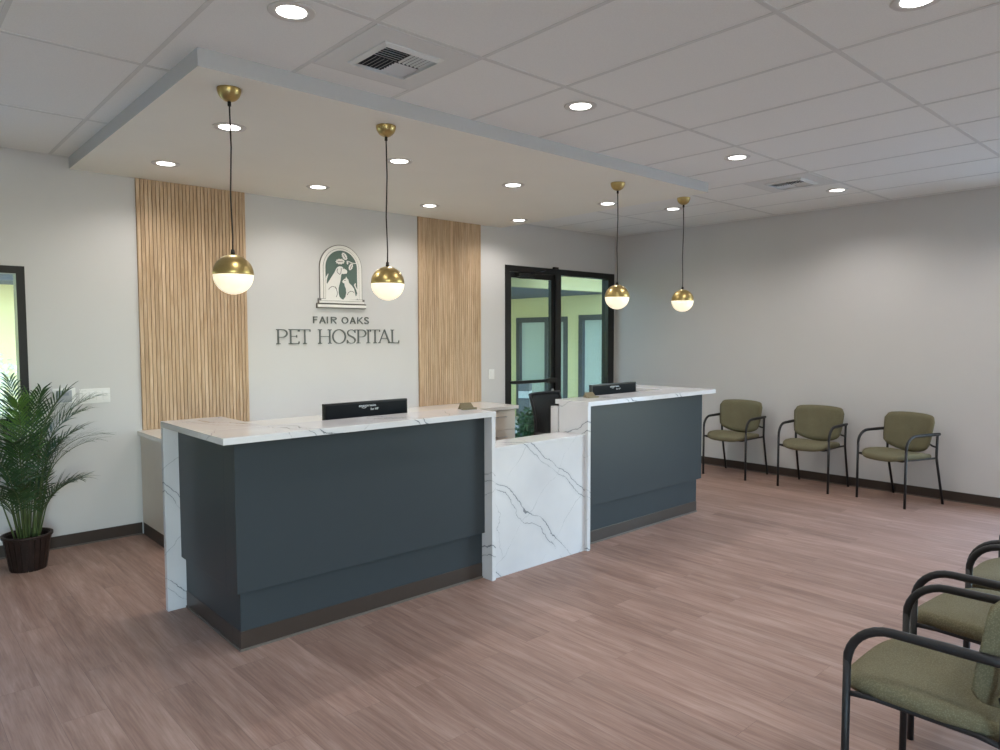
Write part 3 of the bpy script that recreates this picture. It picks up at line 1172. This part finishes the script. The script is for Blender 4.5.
card_holder('small brass card holder on the right end of the left desk counter', -4.872, -2.60, -.15)
card_holder('small brass card holder on the left end of the right desk counter', -3.58, -2.60, -.15)


# ------------------------------------------------------------------ pendants
def pendant(label, x, y):
    t = thing('pendant_light', label, 'pendant light', (x, y, HS), 0, 'globe pendants over the desk')
    b = bmesh.new()
    lathe(b, [(0, 0), (.061, 0)] + [(.061 * math.cos(a), -.004 - .062 * math.sin(a)) for a in [i * PI / 2 / 8 for i in range(9)]], 28)
    obj('canopy', b, M['brass'], t, True)
    zg = 1.972 - HS
    b = bmesh.new()
    lathe(b, [(0, -.062), (.009, -.064), (.009, -.088), (0, -.088)], 12)
    obj('cord_grip', b, M['cord'], t, True)
    b = bmesh.new()
    tube(b, [(0, 0, -.085), (.004, 0, -.30), (-.004, .002, -.55), (.002, 0, zg + .2), (0, 0, zg + .12)], .0042, 8)
    obj('cord', b, M['cord'], t, True)
    b = bmesh.new()
    lathe(b, [(0, zg + .13), (.009, zg + .13), (.011, zg + .105), (0, zg + .105)], 14)
    obj('cap', b, M['cord'], t, True)
    R = .104
    b = bmesh.new()
    lathe(b, [(0, zg + R)] + [(R * math.sin(a), zg + R * math.cos(a)) for a in [i * PI / 2 / 14 for i in range(1, 15)]] + [(R * .985, zg - .003), (0, zg - .002)], 40)
    obj('brass_shade', b, M['brass'], t, True)
    b = bmesh.new()
    R2 = R * .985
    lathe(b, [(0, zg - .004), (R2 * .98, zg - .004)] + [(R2 * math.cos(a), zg - .004 - R2 * math.sin(a)) for a in [i * PI / 2 / 14 for i in range(14)]] + [(0, zg - .004 - R2)], 40)
    obj('opal_globe', b, M['opal'], t, True)
    return t


pendant('brass and opal globe pendant in front of the left oak slat panel', -6.447, -2.575)
pendant('brass and opal globe pendant just right of the wall emblem', -5.474, -2.565)
pendant('brass and opal globe pendant hanging in front of the glass door frame', -3.112, -2.50)
pendant('brass and opal globe pendant over the right desk, in front of the right wall', -2.128, -2.504)


# ------------------------------------------------------------------ downlights
def downlight(label, x, y, z, r=.062, power=1.0, grp='recessed downlights'):
    t = thing('recessed_downlight', label, 'downlight', (x, y, z), 0, grp)
    b = bmesh.new()
    lathe(b, [(r, -.001), (r + .004, -.004), (r + .034, -.004), (r + .038, -.0), (r, 0.0)], 32)
    obj('trim_ring', b, M['ring'], t, True)
    b = bmesh.new()
    lathe(b, [(0, -.002), (r + .001, -.002), (r + .001, 0.0), (0, 0)], 32)
    obj('lens', b, M['lamp'], t)
    l = bpy.data.lights.new('downlight_lamp', 'SPOT')
    l.energy = LAMP_W * power
    l.color = LAMP_COL
    l.shadow_soft_size = .022
    l.spot_size = math.radians(150)
    l.spot_blend = .7
    o = bpy.data.objects.new('downlight_lamp', l)
    COL.objects.link(o)
    o.parent = t
    o.location = (0, 0, -.012)


DL = [('downlight in the tiled ceiling left of the vent by the soffit', -6.513, -3.435),
      ('downlight in the tiled ceiling right of the vent by the soffit, before the soffit edge', -4.659, -3.435),
      ('downlight in the tiled ceiling between the vent by the soffit and the far vent', -2.82, -3.435),
      ('downlight in the tiled ceiling beside the far vent near the right wall', -0.961, -3.435),
      ('downlight in the tiled ceiling cut by the top edge of the photo', -4.645, -5.255),
      ('downlight in the tiled ceiling between the soffit and the glass door corner', -1.286, -1.82)]
for lab, x, y in DL:
    downlight(lab, x, y, H, power=1.5 if x > -1 else 1.0)
for x in (-6.5, -2.8, -0.96):
    downlight('downlight in the tiled ceiling outside the view, nearer the front windows', x, -5.255, H, power=1.6 if x > -1 else 1.0, grp='downlights beyond the view')
for x in (-6.5, -4.65, -2.8):
    downlight('downlight in the tiled ceiling outside the view, nearer the front windows', x, -7.07, H, grp='downlights beyond the view')
SL = [('downlight in the soffit behind the cord of the leftmost globe pendant', -6.183, -1.905),
      ('downlight in the soffit above the left oak slat panel', -6.18, -.672),
      ('downlight in the soffit above the gap between left slat panel and wall emblem', -4.93, -.668),
      ('downlight in the soffit just right of the second globe pendant cord', -4.92, -1.895),
      ('downlight in the soffit above the right oak slat panel', -3.68, -.60),
      ('downlight in the soffit midway between the second and third pendant canopies', -3.72, -1.85),
      ('downlight in the soffit above the left jamb of the glass door', -2.40, -.55),
      ('downlight in the soffit just left of the third pendant cord near the soffit right end', -2.44, -1.845)]
for lab, x, y in SL:
    downlight(lab, x, y, HS, power=.84)


# ------------------------------------------------------------------ ceiling vents
def vent(label, x, y):
    t = thing('ceiling_vent', label, 'air vent', (x, y, H), 0, 'ceiling air vents')
    obj('panel', bx(-.293, .293, -.293, .293, -.0035, .001, .001), M['vent'], t)
    b = bmesh.new()
    s0, s1 = .172, .150
    # bevelled square frame
    lo = [(-s0, -s0), (s0, -s0), (s0, s0), (-s0, s0)]
    rings = []
    for (q, z) in ((s0, -.004), (s0, -.010), (s1, -.022), (s1, -.004)):
        rings.append([b.verts.new((a * q / s0, c * q / s0, z)) for a, c in lo])
    for ra, rb_ in zip(rings, rings[1:]):
        for i in range(4):
            b.faces.new((ra[i], ra[(i + 1) % 4], rb_[(i + 1) % 4], rb_[i]))
    obj('diffuser_frame', b, M['vent'], t)
    obj('duct_shade_plate', bx(-s1, s1, -s1, s1, -.006, -.004), M['vent_shade'], t)  # solid plate, its dark colour stands for the shade inside the duct
    for qi in range(4):
        b = bmesh.new()
        sx, sy = (-1 if qi in (0, 3) else 1), (-1 if qi < 2 else 1)
        for k in range(6):
            p = .012 + k * .0235
            tilt = .008
            if (qi % 2) == 0:
                q = [(0.004, p, -.007), (.146, p, -.007), (.146, p + tilt, -.014), (.004, p + tilt, -.014)]
            else:
                q = [(p, .004, -.007), (p, .146, -.007), (p + tilt, .146, -.014), (p + tilt, .004, -.014)]
            vs = [b.verts.new((sx * a, sy * c, z)) for a, c, z in q]
            v2 = [b.verts.new((sx * (a + (.0015 if qi % 2 else 0)), sy * (c + (0 if qi % 2 else .0015)), z)) for a, c, z in q]
            b.faces.new(vs)
            b.faces.new(v2[::-1])
            for i in range(4):
                b.faces.new((vs[i], vs[(i + 1) % 4], v2[(i + 1) % 4], v2[i]))
        obj('louvre_bank', b, M['vent'], t)
    return t


vent('square louvred ceiling vent close to the soffit front edge, left of centre', -5.888, -3.288)
vent('square louvred ceiling vent far off, beside a downlight near the right wall', -1.604, -3.288)


# ------------------------------------------------------------------ wall plates
def plate(name, label, cat, x0, x1, z0, z1, rockers, group=None):
    t = thing(name, label, cat, ((x0 + x1) / 2, 0, z0), 0, group)
    w, h = x1 - x0, z1 - z0
    obj('plate', bx(-w / 2, w / 2, -.007, 0, 0, h, .003), M['white_plastic'], t)
    for i in range(rockers):
        cx = -w / 2 + w * (i + .5) / rockers
        if rockers > 1:
            cx = -w / 2 + .036 + (w - .072) * i / (rockers - 1)
        b = bx(cx - .017, cx + .017, -.013, -.005, h * .21, h * .79, .002)
        obj('rocker', b, M['white_plastic'], t)
    return t


plate('light_switch', 'white four-gang light switch plate left of the oak slat panel', 'light switch', -6.665, -6.448, 1.116, 1.232, 4)
plate('light_switch', 'white single light switch between right slat panel and glass door', 'light switch', -2.381, -2.293, 1.122, 1.24, 1)
th = thing('wall_control', 'white wall control with grey panel behind the palm tips', 'control panel', (-6.769, 0, 1.128))
obj('plate', bx(-.077, .077, -.012, 0, 0, .117, .003), M['white_plastic'], th)
obj('grey_panel', bx(-.054, .05, -.026, -.010, .008, .10, .004), M['grey_plastic'], th)
obj('screen', bx(-.03, .028, -.0275, -.025, .06, .085, .0005), plain('control_screen', srgb(140, 148, 156), .3), th)


# ------------------------------------------------------------------ waiting chairs
def cushion(bm, outline, zf, thick, rnd=.03, rings=5):
    """rounded pad: outline (x,y) closed list, zf(x,y) underside height"""
    cx = sum(p[0] for p in outline) / len(outline)
    cy = sum(p[1] for p in outline) / len(outline)
    loops = []

    def loop(ins, z):
        r = []
        for (x, y) in outline:
            d = Vector((x - cx, y - cy))
            L = d.length
            d = d * ((L - ins) / L)
            r.append(bm.verts.new((cx + d.x, cy + d.y, zf(cx + d.x, cy + d.y) + z)))
        return r
    prof = [(rnd * 1.6, 0), (rnd * .5, thick * .08), (0, thick * .4), (rnd * .15, thick * .7), (rnd * .7, thick * .93), (rnd * 1.8, thick), (rnd * 4, thick * 1.06)]
    for ins, z in prof:
        loops.append(loop(ins, z))
    for a, b in zip(loops, loops[1:]):
        n = len(a)
        for i in range(n):
            bm.faces.new((a[i], a[(i + 1) % n], b[(i + 1) % n], b[i]))
    bm.faces.new(loops[0][::-1])
    c = bm.verts.new((cx, cy, zf(cx, cy) + thick * 1.1))
    n = len(loops[-1])
    for i in range(n):
        bm.faces.new((loops[-1][i], loops[-1][(i + 1) % n], c))
    return bm


def superloop(w, d0, d1, n=40, e=3.2):
    out = []
    for i in range(n):
        a = 2 * PI * i / n
        c, s = math.cos(a), math.sin(a)
        x = w / 2 * math.copysign(abs(c) ** (2 / e), c)
        y = math.copysign(abs(s) ** (2 / e), s)
        y = y * d1 if y > 0 else y * d0
        out.append((x, y))
    return out


def waiting_chair(label, loc, rz):
    """local: faces -Y, front legs at y=-.26, rear feet at y=.27; x across"""
    t = thing('waiting_chair', label, 'chair', loc, rz, 'olive waiting chairs')
    HW = .268
    r = .0118
    for sx in (-1, 1):
        X = sx * HW
        # front leg
        b = bmesh.new()
        tube(b, [(X, -.26, 0), (X, -.26, .562)], r, 10)
        obj('leg', b, M['black'], t, True)
        # rear leg: from the arm end down, then kicked back
        b = bmesh.new()
        tube(b, [(X, .155, .68), (X, .150, .52), (X, .150, .46), (X, .158, .42), (X, .255, 0)], r, 10)
        obj('leg', b, M['black'], t, True)
        # arm: arch out of the front leg to past the rear post
        b = bmesh.new()
        pts = [(X, -.26, .53)]
        for i in range(9):
            a = PI / 2 * i / 8
            pts.append((X, -.26 + .128 - .128 * math.cos(a), .555 + .128 * math.sin(a)))
        pts += [(X, .0, .685), (X, .10, .686), (X, .185, .686)]
        tube(b, pts, [r, r * 1.05] + [r * 1.18] * 8 + [r * 1.3, r * 1.3, r * 1.2], 10, True, 0.9)
        obj('armrest', b, M['black'], t, True)
        # seat side rail
        b = bmesh.new()
        tube(b, [(X, -.26, .456), (X * .88, -.19, .450), (X * .88, .08, .449), (X, .15, .456)], .009, 8)
        obj('seat_rail', b, M['black'], t, True)
    b = bmesh.new()
    tube(b, [(-HW, -.255, .455), (-.2, -.225, .436), (.2, -.225, .436), (HW, -.255, .455)], .009, 8)
    tube(b, [(-HW, .15, .456), (-.2, .14, .440), (.2, .14, .440), (HW, .15, .456)], .009, 8)
    obj('cross_rail', b, M['black'], t, True)
    # seat
    b = bmesh.new()
    o = []
    for (x, y) in superloop(.509, .285, .235, 52, 4.2):
        k = 1 - .12 * max(0, y) / .235
        y -= .018 * max(0, -y) / .28 * (1 - (x / .255) ** 2)
        o.append((x * k, y - .02))
    cushion(b, o, lambda x, y: .438 + .014 * (abs(x) / .25) ** 2 - .018 * max(0, (-y - .12) / .17) ** 2 + .012 * max(0, -y) - .02 * max(0, y) / .2, .056, .018)
    obj('seat', b, M['fabric'], t, True)
    # backrest, curved around the sitter, lower edge rounded
    b = bmesh.new()
    NX, NZ = 22, 14
    front, back = [], []
    for j in range(NZ + 1):
        v = j / NZ
        rowf, rowb = [], []
        for i in range(NX + 1):
            u = -1 + 2 * i / NX
            hw = .270 - .014 * (1 - v)
            top = .870 - .020 * abs(u) ** 3 - .05 * max(0, (abs(u) - .84) / .16) ** 2.2
            bot = .486 + .075 * abs(u) ** 2.4 + .05 * max(0, abs(u) - .88) * 8 * .4
            x = u * hw * (1 - .03 * max(0, .3 - v) * 3)
            z = bot + (top - bot) * v
            curve = -.078 * (u * u) - .002
            lean = (z - .48) * .16
            edge = max(0, 1 - (1 - abs(u)) * 9) ** 2
            ev = max(0, 1 - min(v, 1 - v) * 9) ** 2
            tk = .024 * (1 - .75 * min(1, max(edge, ev)))
            y0 = .135 + curve + lean
            rowf.append(b.verts.new((x, y0 - tk, z)))
            rowb.append(b.verts.new((x, y0 + tk * .7, z)))
        front.append(rowf)
        back.append(rowb)
    for j in range(NZ):
        for i in range(NX):
            b.faces.new((front[j][i], front[j][i + 1], front[j + 1][i + 1], front[j + 1][i]))
            b.faces.new((back[j][i + 1], back[j][i], back[j + 1][i], back[j + 1][i + 1]))
    for i in range(NX):
        b.faces.new((front[0][i + 1], front[0][i], back[0][i], back[0][i + 1]))
        b.faces.new((front[NZ][i], front[NZ][i + 1], back[NZ][i + 1], back[NZ][i]))
    for j in range(NZ):
        b.faces.new((front[j][0], front[j + 1][0], back[j + 1][0], back[j][0]))
        b.faces.new((front[j + 1][NX], front[j][NX], back[j][NX], back[j + 1][NX]))
    obj('backrest', b, M['fabric'], t, True)
    # brackets joining the back to the posts
    for sx in (-1, 1):
        b = bmesh.new()
        tube(b, [(sx * HW, .150, .56), (sx * .235, .135, .57), (sx * .20, .150, .58)], .009, 8)
        obj('back_bracket', b, M['black'], t, True)
    return t


ch0 = waiting_chair('olive waiting chair against the right wall, closest to the reception desk', (-.315, -2.068, 0), -PI / 2)


def chair_copy(label, loc, rz, sc=1.0):
    c = copy_tree(ch0)
    c.location = loc
    c.rotation_euler = (0, 0, rz)
    c.scale = (sc, sc, sc)
    c['label'] = label
    return c


chair_copy('olive waiting chair against the right wall, middle of the three there', (-.325, -2.99, 0), -PI / 2)
chair_copy('olive waiting chair against the right wall, angled and farthest from the desk', (-.365, -3.86, 0), -PI / 2 - .36)
chair_copy('nearest olive waiting chair at the bottom right corner, its side to us', (-5.304, -5.677, 0), PI + .005, 1.046)
chair_copy('olive waiting chair partly hidden behind the nearest one at bottom right', (-4.570, -5.664, 0), PI - .085, 1.046)
chair_copy('olive waiting chair at the right edge, mostly cut off, beyond two others', (-3.915, -5.675, 0), PI, 1.046)

# ------------------------------------------------------------------ task chair behind the right desk
tc = thing('task_chair', 'black mesh-back task chair behind the right reception desk', 'office chair', (-2.60, -1.42, 0), .10)
# local: sitter faces -Y
b = bmesh.new()
NX, NZ = 12, 12
g = []
for j in range(NZ + 1):
    v = j / NZ
    row = []
    for i in range(NX + 1):
        u = -1 + 2 * i / NX
        hw = .215 + .035 * v
        row.append((u * hw, .20 - .05 * u * u * -1 * -1 + .05 - .05 * math.sin(v * PI) * .6 + v * .05, .56 + v * .48))
    g.append(row)
for j in range(NZ):
    for i in range(NX):
        b.faces.new([b.verts.new(p) for p in (g[j][i], g[j][i + 1], g[j + 1][i + 1], g[j + 1][i])])
bmesh.ops.remove_doubles(b, verts=b.verts, dist=.0005)
bmesh.ops.solidify(b, geom=b.faces[:], thickness=.006)
obj('back_mesh', b, M['mesh'], tc, True)
b = bmesh.new()
loop = [g[0][i] for i in range(NX + 1)] + [g[j][NX] for j in range(1, NZ + 1)] + [g[NZ][i] for i in range(NX - 1, -1, -1)] + [g[j][0] for j in range(NZ - 1, -1, -1)]
tube(b, loop, .014, 8)
obj('back_frame', b, M['black'], tc, True)
b = bmesh.new()
tube(b, [(0, .26, .60), (0, .27, .45), (0, .12, .40), (0, 0, .40)], .022, 10)
obj('back_support', b, M['black'], tc, True)
b = bmesh.new()
cushion(b, superloop(.49, .25, .23, 36, 3.0), lambda x, y: .44, .07, .025)
obj('seat', b, plain('black_seat_fabric', srgb(30, 31, 34), .9), tc, True)
b = bmesh.new()
tube(b, [(0, 0, .10), (0, 0, .25), (0, 0, .251), (0, 0, .44)], [.028, .028, .016, .016], 12)
obj('gas_lift', b, M['black'], tc, True)
for k in range(5):
    a = 2 * PI * k / 5 + .3
    b = bmesh.new()
    tube(b, [(0, 0, .12), (.15 * math.cos(a), .15 * math.sin(a), .105), (.29 * math.cos(a), .29 * math.sin(a), .075)], [.026, .02, .014], 8)
    f = obj('base_arm', b, M['black'], tc, True)
    b = bmesh.new()
    tube(b, [(.29 * math.cos(a) - .02 * math.sin(a), .29 * math.sin(a) + .02 * math.cos(a), .028), (.29 * math.cos(a) + .02 * math.sin(a), .29 * math.sin(a) - .02 * math.cos(a), .028)], .028, 14)
    tube(b, [(.29 * math.cos(a), .29 * math.sin(a), .03), (.29 * math.cos(a), .29 * math.sin(a), .08)], .008, 8)
    obj('caster', b, M['black'], f, True)
for sx in (-1, 1):
    b = bmesh.new()
    tube(b, [(sx * .22, .06, .44), (sx * .29, .06, .46), (sx * .30, .05, .64)], .014, 8)
    box(b, sx * .30 - .035, sx * .30 + .035, -.10, .13, .64, .665, .008)
    obj('armrest', b, M['black'], tc, True)

# ------------------------------------------------------------------ palm
pl = thing('potted_palm', 'bushy green areca palm in a dark brown slatted pot below the window', 'potted plant', (-7.10, -.40, 0))
b = bmesh.new()
NS = 22
for i in range(NS):
    a0, a1 = 2 * PI * (i + .06) / NS, 2 * PI * (i + .94) / NS
    q = []
    for (r_, z) in ((.112, 0), (.150, .245)):
        for (a, rr) in ((a0, r_), (a1, r_), (a1, r_ - .012), (a0, r_ - .012)):
            q.append(b.verts.new((rr * math.cos(a), rr * math.sin(a), z)))
    for f in ((0, 1, 5, 4), (2, 3, 7, 6), (1, 2, 6, 5), (3, 0, 4, 7), (3, 2, 1, 0), (4, 5, 6, 7)):
        b.faces.new([q[k] for k in f])
lathe(b, [(0, .004), (.106, .004), (.143, .24), (.13, .24), (.10, .02), (0, .02)], 32)
pot = obj('pot', b, M['pot'], pl)
b = bmesh.new()
lathe(b, [(.150, .232), (.157, .234), (.158, .252), (.140, .252), (.138, .234)], 36)
obj('pot_rim', b, M['pot'], pl, True)
b = bmesh.new()
lathe(b, [(0, .215), (.138, .212), (.138, .20), (0, .20)], 28)
obj('soil', b, M['soil'], pl)
rnd = random.Random(21)


def frond(az, tilt, length, droop, stem_h, base_r, mat, nl, leaf_l):
    """rachis rises from the soil, leans along az and arches over; leaflets left and right"""
    st = bmesh.new()
    lf = bmesh.new()
    d = Vector((math.cos(az), math.sin(az), 0))
    p = Vector((d.x * base_r, d.y * base_r, .205))
    ang = .04 + tilt * .25
    pts = [p.copy()]
    N = 22
    tot = stem_h + length
    for i in range(N):
        s = (i + 1) / N
        if s * tot < stem_h:
            ang = .04 + tilt * .3
        else:
            q = (s * tot - stem_h) / length
            ang = .04 + tilt * (.35 + .65 * min(1, q * 2)) + droop * q ** 1.8
        p = p + (d * math.sin(ang) + Vector((0, 0, math.cos(ang)))) * (tot / N)
        pts.append(p.copy())

    def lim(v):
        return Vector((v.x, min(v.y, .375), max(.03, v.z)))
    pts = [lim(q) for q in pts]
    tube(st, pts, [.0065 - .0052 * i / N for i in range(N + 1)], 6)

    def at(s):
        f = s * N
        i = min(int(f), N - 1)
        return pts[i].lerp(pts[i + 1], f - i), (pts[i + 1] - pts[i]).normalized()
    s0 = stem_h / tot
    for k in range(nl):
        q = k / (nl - 1)
        c, tan = at(min(.999, s0 + (1 - s0) * q))
        side = tan.cross(Vector((0, 0, 1)))
        if side.length < .05:
            side = Vector((-d.y, d.x, 0))
        side.normalize()
        upv = side.cross(tan).normalized()
        L = leaf_l * (1 - .62 * abs(q - .35) ** 1.1) * rnd.uniform(.85, 1.1)
        fw = .72 + .5 * q
        for sg in (-1, 1):
            dr = (side * sg * math.cos(fw) + tan * math.sin(fw) + upv * .28).normalized()
            wv = dr.cross(upv).normalized()
            w = .0058 * rnd.uniform(.8, 1.2)
            drp = rnd.uniform(.15, .5)
            prev = None
            for m, ww in ((0, .35), (.3, 1), (.6, .85), (.85, .45), (1, .04)):
                ctr = c + dr * L * m + Vector((0, 0, -drp * L * m * m))
                e = (lf.verts.new(lim(ctr + wv * w * ww)), lf.verts.new(lim(ctr - wv * w * ww)))
                if prev:
                    lf.faces.new((prev[0], prev[1], e[1], e[0]))
                prev = e
    fo = obj('frond', st, M['stem'], pl, True)
    obj('leaflets', lf, mat, fo)


specs = []
for i in range(6):      # tall inner fronds
    specs.append((i * PI / 3 + rnd.uniform(-.4, .4), rnd.uniform(.08, .26), rnd.uniform(.46, .56), rnd.uniform(.4, .9), rnd.uniform(.52, .66), .03))
for i in range(8):      # middle fronds
    specs.append((i * PI / 4 + rnd.uniform(-.3, .3), rnd.uniform(.28, .5), rnd.uniform(.40, .50), rnd.uniform(.6, 1.1), rnd.uniform(.34, .5), .05))
for i in range(7):      # low outer fronds
    specs.append((i * 2 * PI / 7 + rnd.uniform(-.3, .3), rnd.uniform(.45, .75), rnd.uniform(.28, .36), rnd.uniform(.6, 1.1), rnd.uniform(.16, .30), .07))
specs += [(.0, .34, .52, .9, .62, .05), (.4, .30, .50, 1.0, .52, .06), (-.35, .45, .46, 1.1, .46, .06), (-.9, .22, .5, .6, .62, .05)]
for i, s in enumerate(specs):
    frond(*s, M['leaf_young'] if i in (1, 4) else M['leaf'], 19, .25)
